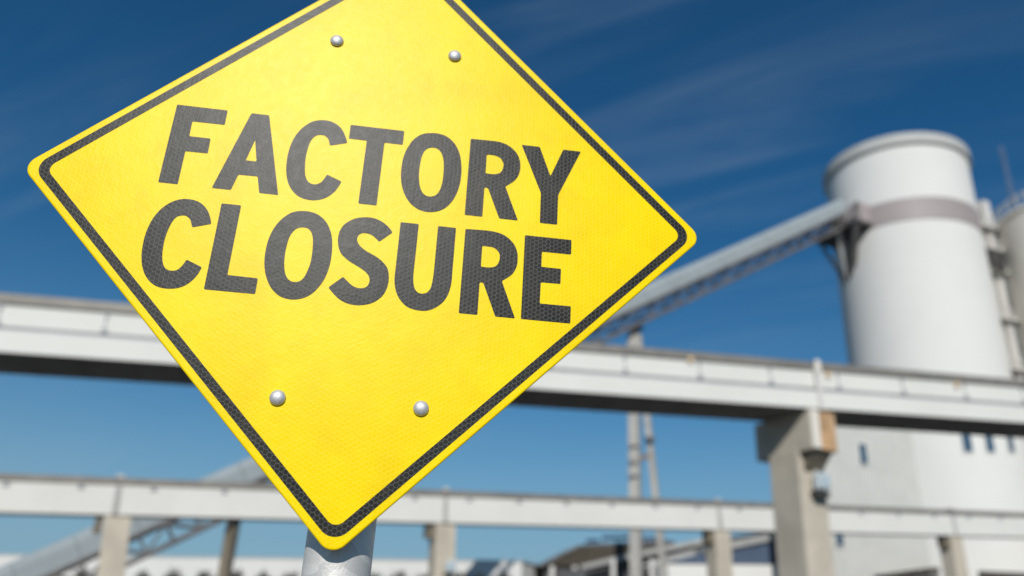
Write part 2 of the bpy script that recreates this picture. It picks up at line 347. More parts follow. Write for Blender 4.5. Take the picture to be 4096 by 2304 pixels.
# rear skin: the dark return lip seen under the lower edges
rg = [[(p.x * UNIT, y * UNIT, p.y * UNIT) for p in rsq(s + .0065, .061, 12)] for s, y in ((.9922, .0071), (.9922, .0125))]
n = len(rg[0]); vs = rg[0] + rg[1]
bk = mesh('rear_lip', vs, [tuple(range(n)), tuple(range(n, 2 * n))] + [(i, (i + 1) % n, n + (i + 1) % n, n + i) for i in range(n)], BACKM)
bk.parent = pl
def flat(name, loops, mt, off): return fillmesh(name, loops, off, mt, pl)
flat('border_stripe', [rsq(.970, .066, 14), rsq(.933, .040, 14)], BLK, .0002)
LETTERS = [('F',[[(-0.8848,0.3705,1),(-0.6754,0.3705,1),(-0.6744,0.2969,1),(-0.8072,0.2958,1),(-0.8056,0.2221,1),(-0.7183,0.2221,1),(-0.7163,0.149,1),(-0.8065,0.1478,1),(-0.8051,-0.0105,1),(-0.8819,-0.0105,1)]]),('A',[[(-0.576,0.3705,1),(-0.5015,0.3705,1),(-0.4034,-0.0105,1),(-0.4802,-0.0105,1),(-0.4995,0.0659,1),(-0.5774,0.0642,1),(-0.5938,-0.0105,1),(-0.6704,-0.0105,1)],[(-0.5387,0.24,1),(-0.5157,0.1363,1),(-0.5597,0.1362,1)]]),('C',[[(-0.1571,0.2768,1),(-0.1744,0.3194,0),(-0.1956,0.35,0),(-0.2263,0.3714,0),(-0.2578,0.3782,0),(-0.2854,0.3759,0),(-0.3157,0.3652,0),(-0.3437,0.3404,0),(-0.3653,0.3088,0),(-0.3818,0.2702,0),(-0.3916,0.2236,0),(-0.3947,0.1768,0),(-0.3923,0.1282,0),(-0.3856,0.0897,0),(-0.373,0.0524,0),(-0.3544,0.022,0),(-0.3294,-0.0015,0),(-0.3022,-0.0143,0),(-0.2738,-0.0182,0),(-0.2512,-0.0166,0),(-0.2221,-0.0065,0),(-0.1989,0.0103,0),(-0.179,0.0336,0),(-0.1659,0.0607,0),(-0.1569,0.0851,1),(-0.2208,0.1111,1),(-0.2301,0.0887,0),(-0.2404,0.0708,0),(-0.2568,0.0597,0),(-0.2745,0.0583,0),(-0.2924,0.0671,0),(-0.3057,0.088,0),(-0.3133,0.1173,0),(-0.3188,0.1654,0),(-0.3185,0.2117,0),(-0.3132,0.2561,0),(-0.3037,0.281,0),(-0.2901,0.2964,0),(-0.2737,0.3015,0),(-0.2565,0.3007,0),(-0.2448,0.2922,0),(-0.2365,0.2792,0),(-0.2278,0.2539,1)]]),('T',[[(-0.1548,0.3705,1),(0.078,0.3705,1),(0.0781,0.2995,1),(-0.0007,0.2997,1),(-0.0002,-0.0105,1),(-0.0758,-0.0105,1),(-0.077,0.2998,1),(-0.1534,0.2998,1)]]),('O',[[(0.1969,0.377,0),(0.2269,0.378,0),(0.2605,0.3696,0),(0.2909,0.3479,0),(0.3137,0.3172,0),(0.3304,0.2764,0),(0.3394,0.227,0),(0.342,0.1835,0),(0.3392,0.1367,0),(0.3293,0.0895,0),(0.3125,0.048,0),(0.2887,0.015,0),(0.2614,-0.0048,0),(0.2282,-0.0145,0),(0.1968,-0.0141,0),(0.1672,-0.0043,0),(0.1392,0.0161,0),(0.1136,0.0504,0),(0.0965,0.0906,0),(0.0862,0.1381,0),(0.0841,0.1872,0),(0.087,0.2376,0),(0.0996,0.2866,0),(0.1197,0.3293,0),(0.1468,0.3588,0),(0.1702,0.371,0)],[(0.2074,0.3025,0),(0.228,0.3002,0),(0.2456,0.2841,0),(0.2575,0.254,0),(0.2632,0.217,0),(0.2648,0.1735,0),(0.2633,0.1332,0),(0.2568,0.0987,0),(0.2467,0.0761,0),(0.2345,0.0649,0),(0.2191,0.0599,0),(0.2005,0.0618,0),(0.1834,0.0757,0),(0.1719,0.1001,0),(0.1639,0.1358,0),(0.1608,0.1724,0),(0.1616,0.213,0),(0.1651,0.248,0),(0.1731,0.2775,0),(0.1878,0.2954,0)]]),('R',[[(0.3702,0.3705,1),(0.4218,0.3722,0),(0.4661,0.3727,0),(0.4995,0.3714,0),(0.5277,0.3639,0),(0.5563,0.3467,0),(0.5798,0.3208,0),(0.5931,0.2888,0),(0.5973,0.2575,0),(0.5945,0.2254,0),(0.584,0.1973,0),(0.5672,0.1749,0),(0.5359,0.1485,1),(0.598,-0.0105,1),(0.5177,-0.0105,1),(0.461,0.1319,1),(0.4458,0.1328,1),(0.4454,-0.0105,1),(0.37,-0.0105,1)],[(0.4461,0.2987,1),(0.4703,0.2997,0),(0.4925,0.2962,0),(0.5096,0.2857,0),(0.5202,0.2664,0),(0.522,0.2476,0),(0.5168,0.2264,0),(0.5066,0.2125,0),(0.4866,0.2042,0),(0.4703,0.2034,0),(0.4464,0.2034,1)]]),('Y',[[(0.5979,0.3705,1),(0.6797,0.3705,1),(0.7322,0.2263,1),(0.7863,0.3705,1),(0.8667,0.3705,1),(0.7692,0.1359,1),(0.7682,-0.0105,1),(0.6926,-0.0105,1),(0.6923,0.1366,1)]]),('C',[[(-0.641,-0.1735,1),(-0.6527,-0.1404,0),(-0.6689,-0.1123,0),(-0.6922,-0.0896,0),(-0.7163,-0.0776,0),(-0.7415,-0.0733,0),(-0.7657,-0.0741,0),(-0.7887,-0.0808,0),(-0.8128,-0.0949,0),(-0.8351,-0.1167,0),(-0.8534,-0.1441,0),(-0.8683,-0.1803,0),(-0.8775,-0.2232,0),(-0.8806,-0.2694,0),(-0.8779,-0.3175,0),(-0.8719,-0.3528,0),(-0.8613,-0.3872,0),(-0.8436,-0.4206,0),(-0.8201,-0.4459,0),(-0.7936,-0.462,0),(-0.764,-0.4682,0),(-0.7334,-0.4667,0),(-0.7065,-0.4592,0),(-0.6836,-0.4445,0),(-0.6645,-0.4226,0),(-0.651,-0.3984,0),(-0.6406,-0.3655,1),(-0.7042,-0.3389,1),(-0.7132,-0.3621,0),(-0.725,-0.3812,0),(-0.7363,-0.3893,0),(-0.7513,-0.3924,0),(-0.7677,-0.3888,0),(-0.7818,-0.377,0),(-0.7926,-0.3529,0),(-0.7989,-0.3267,0),(-0.8025,-0.2909,0),(-0.8029,-0.2513,0),(-0.7988,-0.2139,0),(-0.7901,-0.1787,0),(-0.7784,-0.158,0),(-0.7613,-0.1496,0),(-0.7453,-0.1493,0),(-0.73,-0.1584,0),(-0.7203,-0.1736,0),(-0.7111,-0.1974,1)]]),('L',[[(-0.6186,-0.0765,1),(-0.5409,-0.0765,1),(-0.5393,-0.3876,1),(-0.4217,-0.3897,1),(-0.421,-0.457,1),(-0.6159,-0.457,1)]]),('O',[[(-0.2999,-0.0732,0),(-0.2694,-0.0718,0),(-0.2375,-0.0792,0),(-0.2069,-0.0981,0),(-0.1834,-0.1273,0),(-0.1655,-0.1665,0),(-0.1562,-0.2095,0),(-0.1524,-0.265,0),(-0.1553,-0.3145,0),(-0.1653,-0.3611,0),(-0.1818,-0.3989,0),(-0.2042,-0.431,0),(-0.2331,-0.4532,0),(-0.2688,-0.4645,0),(-0.3007,-0.464,0),(-0.3315,-0.4537,0),(-0.3622,-0.4283,0),(-0.3851,-0.3936,0),(-0.401,-0.3534,0),(-0.4099,-0.309,0),(-0.4123,-0.2603,0),(-0.4082,-0.2103,0),(-0.3944,-0.1601,0),(-0.3731,-0.1211,0),(-0.3471,-0.0924,0),(-0.3241,-0.079,0)],[(-0.2862,-0.1474,0),(-0.2667,-0.1482,0),(-0.2512,-0.1591,0),(-0.2397,-0.1814,0),(-0.2333,-0.2152,0),(-0.2302,-0.2583,0),(-0.2308,-0.3014,0),(-0.2368,-0.3355,0),(-0.246,-0.3652,0),(-0.2595,-0.3832,0),(-0.2773,-0.3902,0),(-0.2965,-0.3871,0),(-0.312,-0.3738,0),(-0.3231,-0.351,0),(-0.3308,-0.3185,0),(-0.3347,-0.2762,0),(-0.3337,-0.2329,0),(-0.3286,-0.1949,0),(-0.3164,-0.1667,0),(-0.302,-0.1524,0)]]),('S',[[(0.0794,-0.128,1),(0.0609,-0.1061,0),(0.036,-0.0864,0),(0.0091,-0.0744,0),(-0.017,-0.0701,0),(-0.0424,-0.0715,0),(-0.0727,-0.079,0),(-0.099,-0.0944,0),(-0.1216,-0.1164,0),(-0.1345,-0.1466,0),(-0.1373,-0.1786,0),(-0.132,-0.2126,0),(-0.1193,-0.2423,0),(-0.1002,-0.2619,0),(-0.0759,-0.2793,0),(-0.0464,-0.2945,0),(-0.0197,-0.31,0),(-0.0014,-0.3249,0),(0.0083,-0.3421,0),(0.0104,-0.3601,0),(0.0035,-0.3789,0),(-0.0105,-0.3879,0),(-0.0294,-0.3899,0),(-0.052,-0.3833,0),(-0.0731,-0.3674,0),(-0.0952,-0.348,1),(-0.1466,-0.3996,1),(-0.1196,-0.4277,0),(-0.0926,-0.4486,0),(-0.0613,-0.4608,0),(-0.0312,-0.4639,0),(-0.0072,-0.4615,0),(0.0243,-0.4521,0),(0.0496,-0.4355,0),(0.0714,-0.4094,0),(0.0829,-0.3766,0),(0.0862,-0.3429,0),(0.0809,-0.3067,0),(0.0701,-0.2833,0),(0.0466,-0.2595,0),(0.0196,-0.2423,0),(-0.0129,-0.2266,0),(-0.0371,-0.2112,0),(-0.0531,-0.1942,0),(-0.0603,-0.1761,0),(-0.0574,-0.1583,0),(-0.0461,-0.1474,0),(-0.031,-0.1441,0),(-0.0109,-0.1472,0),(0.0071,-0.1572,0),(0.0296,-0.1771,1)]]),('U',[[(0.1069,-0.0765,1),(0.1826,-0.0765,1),(0.1826,-0.1798,0),(0.1822,-0.2811,0),(0.1829,-0.318,0),(0.1866,-0.3482,0),(0.195,-0.3716,0),(0.2088,-0.3853,0),(0.227,-0.3876,0),(0.2444,-0.3801,0),(0.2554,-0.3622,0),(0.2602,-0.3373,0),(0.2626,-0.3002,0),(0.2631,-0.2567,0),(0.2631,-0.0765,1),(0.3387,-0.0765,1),(0.3388,-0.2075,0),(0.3387,-0.2702,0),(0.3389,-0.3197,0),(0.3347,-0.357,0),(0.3248,-0.3914,0),(0.3076,-0.4203,0),(0.2818,-0.4439,0),(0.2554,-0.4575,0),(0.2282,-0.4618,0),(0.1949,-0.4586,0),(0.1665,-0.4481,0),(0.1392,-0.4226,0),(0.1209,-0.3915,0),(0.1111,-0.3562,0),(0.1077,-0.323,0),(0.1077,-0.283,0),(0.1074,-0.1924,0)]]),('R',[[(0.3782,-0.0765,1),(0.4254,-0.0746,0),(0.4751,-0.0737,0),(0.5105,-0.0768,0),(0.5403,-0.0857,0),(0.5677,-0.1037,0),(0.5894,-0.1288,0),(0.602,-0.1596,0),(0.6053,-0.1881,0),(0.6038,-0.22,0),(0.5936,-0.2496,0),(0.576,-0.2734,0),(0.5439,-0.298,1),(0.6062,-0.457,1),(0.5256,-0.457,1),(0.4679,-0.3136,1),(0.4532,-0.3139,1),(0.4531,-0.457,1),(0.3776,-0.457,1)],[(0.4539,-0.1475,1),(0.4766,-0.1475,0),(0.497,-0.149,0),(0.515,-0.1582,0),(0.5276,-0.176,0),(0.5296,-0.1965,0),(0.5255,-0.2176,0),(0.5148,-0.2336,0),(0.4994,-0.2409,0),(0.4794,-0.2431,0),(0.4538,-0.2428,1)]]),('E',[[(0.6312,-0.0765,1),(0.8318,-0.0765,1),(0.8318,-0.1453,1),(0.7066,-0.1458,1),(0.7063,-0.216,1),(0.7899,-0.2164,1),(0.7893,-0.2856,1),(0.7065,-0.2869,1),(0.7053,-0.3816,1),(0.8349,-0.3812,1),(0.8341,-0.457,1),(0.63,-0.457,1)]])]

for ch, loops in LETTERS:
    flat('letter', [spline(l) for l in loops], BLK, .0002)['label'] = 'black capital letter ' + ch
for bx, bz in ((-.2708, .807), (.2662, .8065), (-.2705, -.8625), (.2633, -.8590)):
    prof = [(.0, .0165), (.006, .0162), (.012, .0150), (.018, .0128), (.023, .0098), (.0262, .0062), (.0268, .0035), (.0255, .0012), (.0205, 0)]
    vs, fs = [], []; sg = 40
    for r, z in prof:
        for i in range(sg):
            a = i * math.tau / sg; vs.append((r * UNIT * 1.12 * math.cos(a), -z * UNIT * 1.25 - .0002, r * UNIT * 1.12 * math.sin(a)))
    for j in range(len(prof) - 1):
        for i in range(sg): fs.append((j * sg + i, j * sg + (i + 1) % sg, (j + 1) * sg + (i + 1) % sg, (j + 1) * sg + i))
    b = mesh('bolt', vs, fs, BOLTM); b.data.shade_smooth(); b.parent = pl; b.location = (bx * UNIT, 0, bz * UNIT)
# round post behind the plate, brackets between
PR, PG = .1255, .172
pc = Vector((.012 * UNIT, (PG + .018) * UNIT, 0))
v, f = tubev((pc.x, pc.y, -.6), (pc.x, pc.y, SIGN_C.z + 1.12 * UNIT), PR * UNIT, 64)
po = mesh('post', v, f, POSTM); po.data.shade_smooth(); po.data.set_sharp_from_angle(angle=math.radians(40)); po.parent = sgn
for hz in (.806, -.861):
    vv = [(sx_ * .33 * UNIT, yy * UNIT, SIGN_C.z + (hz + dz_) * UNIT) for sx_ in (-1, 1) for yy in (.0155, .046) for dz_ in (-.03, .03)]
    mesh('bracket', vv, BOXF, POSTM).parent = sgn
    cl = lathe('post_clamp', (pc.x, pc.y, SIGN_C.z + hz * UNIT), [(PR * UNIT + .0003, -.011), (PR * UNIT + .003, -.011), (PR * UNIT + .003, .011), (PR * UNIT + .0003, .011)], POSTM, None, 48); cl.parent = sgn
# ------------------------------------------------------------------ ground
g = mesh('ground', [(-1500, -600, 0), (1500, -600, 0), (1500, 2400, 0), (-1500, 2400, 0)], [(0, 1, 2, 3)], GROUND, kind='structure')
rd = mesh('yard', [(-60, 14, .004), (70, 14, .004), (90, 80, .004), (-80, 80, .004)], [(0, 1, 2, 3)], ASPH, kind='structure')
# ------------------------------------------------------------------ conveyor bridges
def solve_line(b0, b1, top0, top1, z0, H):
    """near bottom edge of a girder of height H seen at the two frame edges; returns its frame"""
    A = atZ(*b0, z0); lo, hi = .4, 4.
    def hgt(Q, B, top):
        u = (B - A); n = Vector((-u.y, u.x, 0)).normalized(); r = ray(*top); k = (A - CAM).dot(n) / r.dot(n); X = CAM + r * k
        t = (X - A).dot(u) / u.length_squared; return X.z - (A + u * t).z
    sA = 1.
    for _ in range(40):
        B0 = ray(*b1)
        lo, hi = 15., 160.
        for _ in range(50):
            m_ = (lo + hi) / 2; B = CAM + B0 * m_
            if hgt(None, B, top1) < H: lo = m_
            else: hi = m_
        h0 = hgt(None, B, top0); sA = H / h0; A = CAM + (A - CAM) * (1 + (sA - 1) * .6)
    return A, B
uA, uB = solve_line((0, 1409), (4096, 1692), (0, 1212), (4096, 1549), 9.6, 2.5 * .85)
lA, lB = solve_line((0, 2048), (4096, 2148), (0, 1922), (4096, 2069), 5., 1.8)
U_ = Frame(uA, uB - uA, k=.85); LW = Frame(lA, lB - lA)
print('upper', uA, uB, 'lower', lA, lB)
def xt(F, x, y, d=0): return F.hit(x, y, d)[0]
ub = thing('conveyor_bridge', 'upper white conveyor bridge with rows of side panels and dark underside, behind the sign', 'bridge', (U_.P(0, 0, 0).x, U_.P(0, 0, 0).y, 0))
T0, T1 = -28., (uB - uA).length / .85 + 26
WU = 3.9
# piece ends: joints read from the photograph then carried on at the same spacing
js = [xt(U_, x, y) for x, y in ((424, 1290), (2497, 1400), (2793, 1420), (3075, 1450), (3344, 1470), (3600, 1490), (3850, 1520), (4080, 1540))]
sp = (js[-1] - js[1]) / 6
al = [js[0] + k * (js[1] - js[0]) / round((js[1] - js[0]) / sp) for k in range(round((js[1] - js[0]) / sp))] + js[1:]
while al[0] > T0: al.insert(0, al[0] - sp)
while al[-1] < T1: al.append(al[-1] + sp)
jc = xt(U_, 3270, 1560)
for i in range(len(al) - 1):
    a_, b_ = al[i] + .035, al[i + 1] - .035
    box(U_, 'side_panel', (a_, b_, 0, .06, 1.34, 2.48), WHITE, ub)
    box(U_, 'panel_clip', (al[i] - .16, al[i] + .16, -.05, -.002, 1.36, 1.62), GROOVE, ub)
    box(U_, 'panel_clip', (al[i] - .10, al[i] + .10, -.05, -.002, 2.2, 2.46), GROOVE, ub)
    box(U_, 'side_panel', (a_, b_, WU - .06, WU, 1.34, 2.48), WHITE, ub)
    box(U_, 'cap_sheet', (a_ - .02, b_ + .02, -.14, WU + .14, 2.50, 2.62), CAPM, ub)
box(U_, 'walkway_core', (T0, T1, .08, WU - .08, .05, 2.49), GROOVE, ub)
box(U_, 'cap_rail', (T0, T1, -.06, .10, 2.64, 3.02), CAPM, ub)
box(U_, 'cap_rail', (T0, T1, WU - .10, WU + .06, 2.64, 3.02), CAPM, ub)
gj = [T0, jc - 24, jc, jc + 24, T1]
for a_, b_ in zip(gj[:-1], gj[1:]):
    box(U_, 'girder', (a_ + .03, b_ - .03, -.10, .02, 0, 1.08), WHITE, ub)
    box(U_, 'girder', (a_ + .03, b_ - .03, WU - .02, WU + .10, 0, 1.08), WHITE, ub)
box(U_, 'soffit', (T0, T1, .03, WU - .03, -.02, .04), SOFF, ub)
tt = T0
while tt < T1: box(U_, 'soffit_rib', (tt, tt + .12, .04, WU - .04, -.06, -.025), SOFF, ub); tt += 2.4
for x, y in ((2758, 1440), (3308, 1500), (3822, 1540)):
    t, h = U_.hit(x, y); box(U_, 'lamp', (t - .13, t + .13, -.22, -.062, h - .16, h + .16), AMBER, ub, bevel=.03)
box(U_, 'joint_post', (jc - .17, jc + .17, -.24, -.105, -.1, 2.75), LSTEEL, ub)
box(U_, 'joint_post', (jc - .10, jc + .28, -.30, -.245, 2.3, 3.1), CREAM, ub)
def pier(parent, name, cx, cy, top, rot, sw, sd_, cap=None, capm=None):
    F = Frame((cx, cy, 0), (math.cos(rot), math.sin(rot), 0))
    o = box(F, name, (-sw / 2, sw / 2, -sd_ / 2, sd_ / 2, -.3, top), CONC, parent, bevel=.05)
    return F, o
# the tall pier with its hammerhead
ROT = math.radians(17)
SW, SD, OV = 1.76, 2.15, 1.05       # shaft width, shaft depth, overhang of the head
Rb = ray(3197, 1900); Yc = U_.P(jc, -.1, 0).y + OV * .96 - .12
pC = CAM + Rb * (Yc / Rb.y)         # near corner of the shaft
cF = Frame((0, 0, 0), (math.cos(ROT), math.sin(ROT), 0))
cen = Vector((pC.x, pC.y, 0)) + cF.u * (SW / 2) + cF.n * (SD / 2)
zs = U_.P(jc, 0, 0).z - .06   # underside height at the pier
print('pier', cen, zs)
pf, sh = pier(ub, 'pier', cen.x, cen.y, zs - 1.95, ROT, SW, SD)
hd = box(pf, 'pier_head', (-SW / 2 + .06, SW / 2 + .02, -SD / 2 - OV, SD / 2 + OV, zs - 2.12, zs - .03), CONC, sh, bevel=.04)
dE = -SD / 2 - OV
box(pf, 'end_plate', (-SW / 2 + .10, -SW / 2 + .62, dE - .08, dE - .005, zs - 2.05, zs - .05), CREAM, sh)
box(pf, 'end_plate', (-SW / 2 + .66, SW / 2 - .03, dE - .05, dE - .005, zs - 2.08, zs - .05), RUSTC, sh, label='rust stained end of the pier head')
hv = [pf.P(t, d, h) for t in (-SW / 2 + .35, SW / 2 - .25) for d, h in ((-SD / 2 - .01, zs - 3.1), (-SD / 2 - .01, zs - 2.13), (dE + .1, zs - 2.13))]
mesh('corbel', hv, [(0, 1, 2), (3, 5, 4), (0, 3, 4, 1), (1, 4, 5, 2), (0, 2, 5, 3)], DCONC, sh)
FL = thing('floodlight', 'pale blue-grey floodlight with dark base bracketed to the tall concrete pier', 'floodlight', pf.P(.9, -SD / 2, zs - 4))
def flood(F, t, d, h, s, root):
    box(F, 'lamp_housing', (t - .34 * s, t + .34 * s, d - .62 * s, d - .20 * s, h - .35 * s, h + .42 * s), FLOODG, root, bevel=.07 * s)
    box(F, 'lamp_glass', (t - .28 * s, t + .28 * s, d - .66 * s, d - .625 * s, h - .25 * s, h + .32 * s), LENS, root)
    box(F, 'lamp_base', (t - .38 * s, t + .38 * s, d - .5 * s, d - .02 * s, h - .66 * s, h - .40 * s), DARK, root, bevel=.03 * s)
    box(F, 'lamp_bracket', (t - .06 * s, t + .06 * s, d - .19 * s, d - .01, h - .38 * s, h + .6 * s), LSTEEL, root)
tq = None
best = None
for k in range(200):
    t_ = -SW / 2 + SW * k / 199; q = pf.P(t_, -SD / 2 - .4, 0); r = ray(3283, 1930)
    e_ = abs((q - CAM).x / (q - CAM).y - r.x / r.y)
    if best is None or e_ < best[0]: best = (e_, t_, (q - CAM).y * r.z / r.y + CAM_H)
flood(pf, best[1], -SD / 2, best[2], 1.1, FL)
# second pier of the upper bridge, hidden behind the sign, and one beyond each frame edge
for dt in (-30., -58.):
    b = U_.P(jc + dt, 1.2, 0); pf2, s2 = pier(ub, 'pier', b.x, b.y, b.z - 2.2, ROT, SW, SD) if abs(dt + 30) > 8 else (None, None)
# ---- lower bridge
lb = thing('conveyor_bridge', 'lower white beam bridge on short concrete piers, running below the upper bridge', 'bridge', (lA.x, lA.y, 0))
L0, L1 = -22., (lB - lA).length + 24; WL = 1.7
pj = [xt(LW, x, y) for x, y in ((462, 1980), (1775, 2030), (2873, 2070), (3815, 2110))]
segs = [L0, pj[0], pj[1], pj[2], pj[3], L1]
for a_, b_ in zip(segs[:-1], segs[1:]):
    box(LW, 'beam', (a_ + .05, b_ - .05, 0, .5, 0, 1.78), WHITE, lb)
    box(LW, 'beam', (a_ + .05, b_ - .05, WL - .5, WL, 0, 1.78), WHITE, lb)
    box(LW, 'cap_sheet', (a_ + .02, b_ - .02, -.06, WL + .06, 1.80, 2.23), CAPM, lb)
    k = max(1, round((b_ - a_) / 3.9))
    for i in range(k):
        t = a_ + (b_ - a_) * (i + .5) / k
        box(LW, 'lifting_eye', (t - .17, t + .17, -.10, -.002, 1.52, 1.76), GROOVE, lb)
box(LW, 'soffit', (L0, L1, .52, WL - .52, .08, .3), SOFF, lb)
for t in pj:
    box(LW, 'joint_strip', (t - .05, t + .30, -.05, -.002, .02, 1.78), JOINT, lb)
    box(LW, 'joint_cap', (t - .12, t + .34, -.12, .3, 2.25, 2.40), LSTEEL, lb)
pts = ((453, 2150), (1767, 2150), (2875, 2200), (3815, 2240))
ROTL = math.radians(17)
for i, ((x, y), t) in enumerate(zip(pts, pj)):
    b = LW.P(t, WL / 2, 0)
    r = ray(x, y); cx_, cy_ = r.x * b.y / r.y, b.y
    F, o = pier(lb, 'pier', cx_, cy_, b.z - .03, ROTL, 1.5, 1.35)
    if i < 2:       # the two left piers are raked, their feet set out to the right
        for v_ in o.data.vertices: v_.co.x += (b.z - v_.co.z) * (.11, .05)[i]
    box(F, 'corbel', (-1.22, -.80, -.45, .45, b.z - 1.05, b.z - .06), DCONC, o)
FL2 = thing('floodlight', 'small grey floodlight beside the foot of the pier right of the sign post', 'floodlight', (0, 0, 0))
b = LW.P(pj[1], 0, 0); q = atY(1803, 2268, b.y - .9); FL2.location = (q.x, q.y, q.z)
flood(Frame((q.x, q.y, 0), (math.cos(ROTL), math.sin(ROTL), 0)), 0, .45, q.z, .95, FL2)
pb = bar('lamp_pole', (q.x + .2, q.y + .1, -.1), (q.x + .2, q.y + .1, q.z - .3), .1, LSTEEL); pb.parent = FL2; pb.matrix_parent_inverse = parent_inv(FL2)
# ------------------------------------------------------------------ big silo
DS = 114.
def azdist(x, y): r = ray(x, y); return math.atan2(r.x, r.y), r.z / math.hypot(r.x, r.y)
aL, _ = azdist(3312, 800); aR, _ = azdist(3913, 850)
ac = (aL + aR) / 2; hw = (aR - aL) / 2; RS = DS * math.sin(hw)
SC = Vector((DS * math.sin(ac), DS * math.cos(ac), 0))
def hz(x, y, dist): return CAM_H + azdist(x, y)[1] * dist
nearS = DS - RS
zt = hz(3600, 530, nearS - .4); zsf = hz(3605, 576, nearS); zb1 = hz(3655, 785, nearS); zb0 = hz(3655, 877, nearS)
print('silo', SC, RS, zt, zsf, zb1, zb0)
si = thing('silo', 'huge white cylindrical silo with a mauve grey band and rimmed top', 'silo', SC)
lathe('silo_wall', SC, [(RS, -.3), (RS, zb0)], SILOW, si)
lathe('painted_band', SC, [(RS + .01, zb0), (RS + .06, zb0 + .01), (RS + .06, zb1 - .01), (RS + .01, zb1)], BAND, si)
lathe('silo_wall', SC, [(RS, zb1), (RS, zsf)], SILOW, si)
lathe('top_rim', SC, [(RS - .2, zsf), (RS + .42, zsf + .02), (RS + .44, zt - .12), (RS + .36, zt - .10), (RS + .34, zt), (RS - 1, zt + .06)], RIM, si, smooth=False)
lathe('roof', SC, [(RS - 1, zt + .1), (0.02, zt + 1.2)], RIM, si)
vseam = [(-.0, RS)]
for k in range(36):
    t = k * math.tau / 36; c = (SC.x + (RS + .004) * math.cos(t), SC.y + (RS + .004) * math.sin(t))
def cylF(theta, z=0, R=RS, c=SC):      # frame on the wall: theta measured from the camera-facing side, + to the right
    d = (Vector((0, 0, 0)) - Vector((c.x, c.y, 0))).normalized(); ct, st = math.cos(theta), math.sin(theta)
    nrm = Vector((d.x * ct - d.y * st, d.x * st + d.y * ct, 0))
    return Frame((c.x + nrm.x * R, c.y + nrm.y * R, 0), (-nrm.y, nrm.x, 0), (-nrm.x, -nrm.y, 0))
def wall_hit(x, y, R=RS, c=SC):
    r = ray(x, y); a2 = r.x ** 2 + r.y ** 2; b2 = -2 * (r.x * c.x + r.y * c.y); c2 = c.x ** 2 + c.y ** 2 - R * R
    k = (-b2 - math.sqrt(max(0, b2 * b2 - 4 * a2 * c2))) / (2 * a2); q = CAM + r * k
    n_ = Vector((q.x - c.x, q.y - c.y, 0)).normalized()
    return q, Frame((q.x, q.y, 0), (-n_.y, n_.x, 0), (-n_.x, -n_.y, 0))
def window(F, z0, z1, w, parent, d=0.):
    o = box(F, 'window', (-w / 2 - .12, w / 2 + .12, -.12 + d, .1 + d, z0 - .12, z1 + .12), SILOW, parent)
    box(F, 'pane', (-w / 2, w / 2, -.145 + d, -.122 + d, z0, z1), GLASS, o)
for x in (3860, 3948, 4030):
    q, F = wall_hit(x, 1730); q2, _ = wall_hit(x + 14, 1808); window(F, q2.z, q.z + 1.2, .95, si)
# landing on the silo's left where the gallery arrives
q, F = wall_hit(3420, 890)
q2, _ = wall_hit(3420, 960)
zd = hz(3420, 893, nearS); hs_ = 2.9
box(F, 'landing_deck', (-4.9, 2.5, -2.8, 1.6, zd - .5, zd), DARK, si)
box(F, 'deck_edge', (-4.95, 2.55, -2.9, -2.805, zd - .55, zd + .12), STEEL, si)
for (t0_, t1_, wd, mt_) in ((2.1, -2.6, .75, STEEL), (1.0, -3.0, .55, DARK), (-.9, -3.0, .6, LSTEEL), (-4.4, -3.4, .35, STEEL)):
    bar('bracket_strut', F.P(t0_, -2.3, zd - .5), F.P(t1_, .9, zd - 6.6), wd, mt_, si)
box(F, 'landing_shadow_box', (-.2, 2.3, -1.5, .4, zd + .02, zd + hs_), BAND, si)  # mauve box stands in for the gallery head's shadow on the band
bar('box_brace', F.P(2.2, -1.7, zd + hs_), F.P(.9, -1.7, zd + .1), .3, STEEL, si)
box(F, 'landing_post', (-1.3, -.45, -1.9, -1.2, zd + .02, zd + hs_ + .3), LSTEEL, si)
for t in (-4.8, -3.6, -2.4, -1.2, 0, 1.2, 2.4):
    bar('railing_post', F.P(t, -2.7, zd), F.P(t, -2.7, zd + 1.15), .07, LSTEEL, si)
bar('handrail', F.P(-4.8, -2.7, zd + 1.15), F.P(2.4, -2.7, zd + 1.15), .07, LSTEEL, si)
# ------------------------------------------------------------------ second silo, at the right frame edge
D2 = 124.; a0, _ = azdist(4010, 1100); R2 = 9.5; ac2 = a0 + math.asin(R2 / D2)
C2 = Vector((D2 * math.sin(ac2), D2 * math.cos(ac2), 0)); z2 = hz(4085, 868, D2 - R2 * .6)
s2 = thing('silo', 'cream silo with railings and antenna, cut by the right edge behind the huge white one', 'silo', C2)
lathe('silo_wall', C2, [(R2, -.3), (R2, z2)], CREAM, s2)
lathe('top_rim', C2, [(R2, z2), (R2 + .25, z2 + .02), (R2 + .25, z2 + .5), (R2 - .6, z2 + .6), (.02, z2 + 1.6)], CREAM, s2)
for k in range(40):
    t = k * math.tau / 40; p_ = C2 + Vector((math.cos(t) * R2, math.sin(t) * R2, z2 + .5))
    bar('railing_post', p_, p_ + Vector((0, 0, 1.9)), .12, LSTEEL, s2)
for hh in (.9, 1.4, 1.9):
    lathe('handrail', C2, [(R2 - .05, z2 + .5 + hh), (R2 + .05, z2 + .5 + hh), (R2 + .05, z2 + .6 + hh), (R2 - .05, z2 + .6 + hh), (R2 - .05, z2 + .5 + hh)], LSTEEL, s2, 48)
q = atY(4062, 830, C2.y - 1); qt = atY(4043, 585, C2.y - 1)
mst = mat('mast_dull_paint', (.16, .20, .28), .7, .1)
for ox, oy in ((-.26, 0), (.26, 0), (0, .45)):
    bar('mast_leg', (q.x + ox, q.y + oy, z2 + .4), (q.x + ox * .6, q.y + oy, qt.z), .07, mst, s2)
zz = z2 + 1.
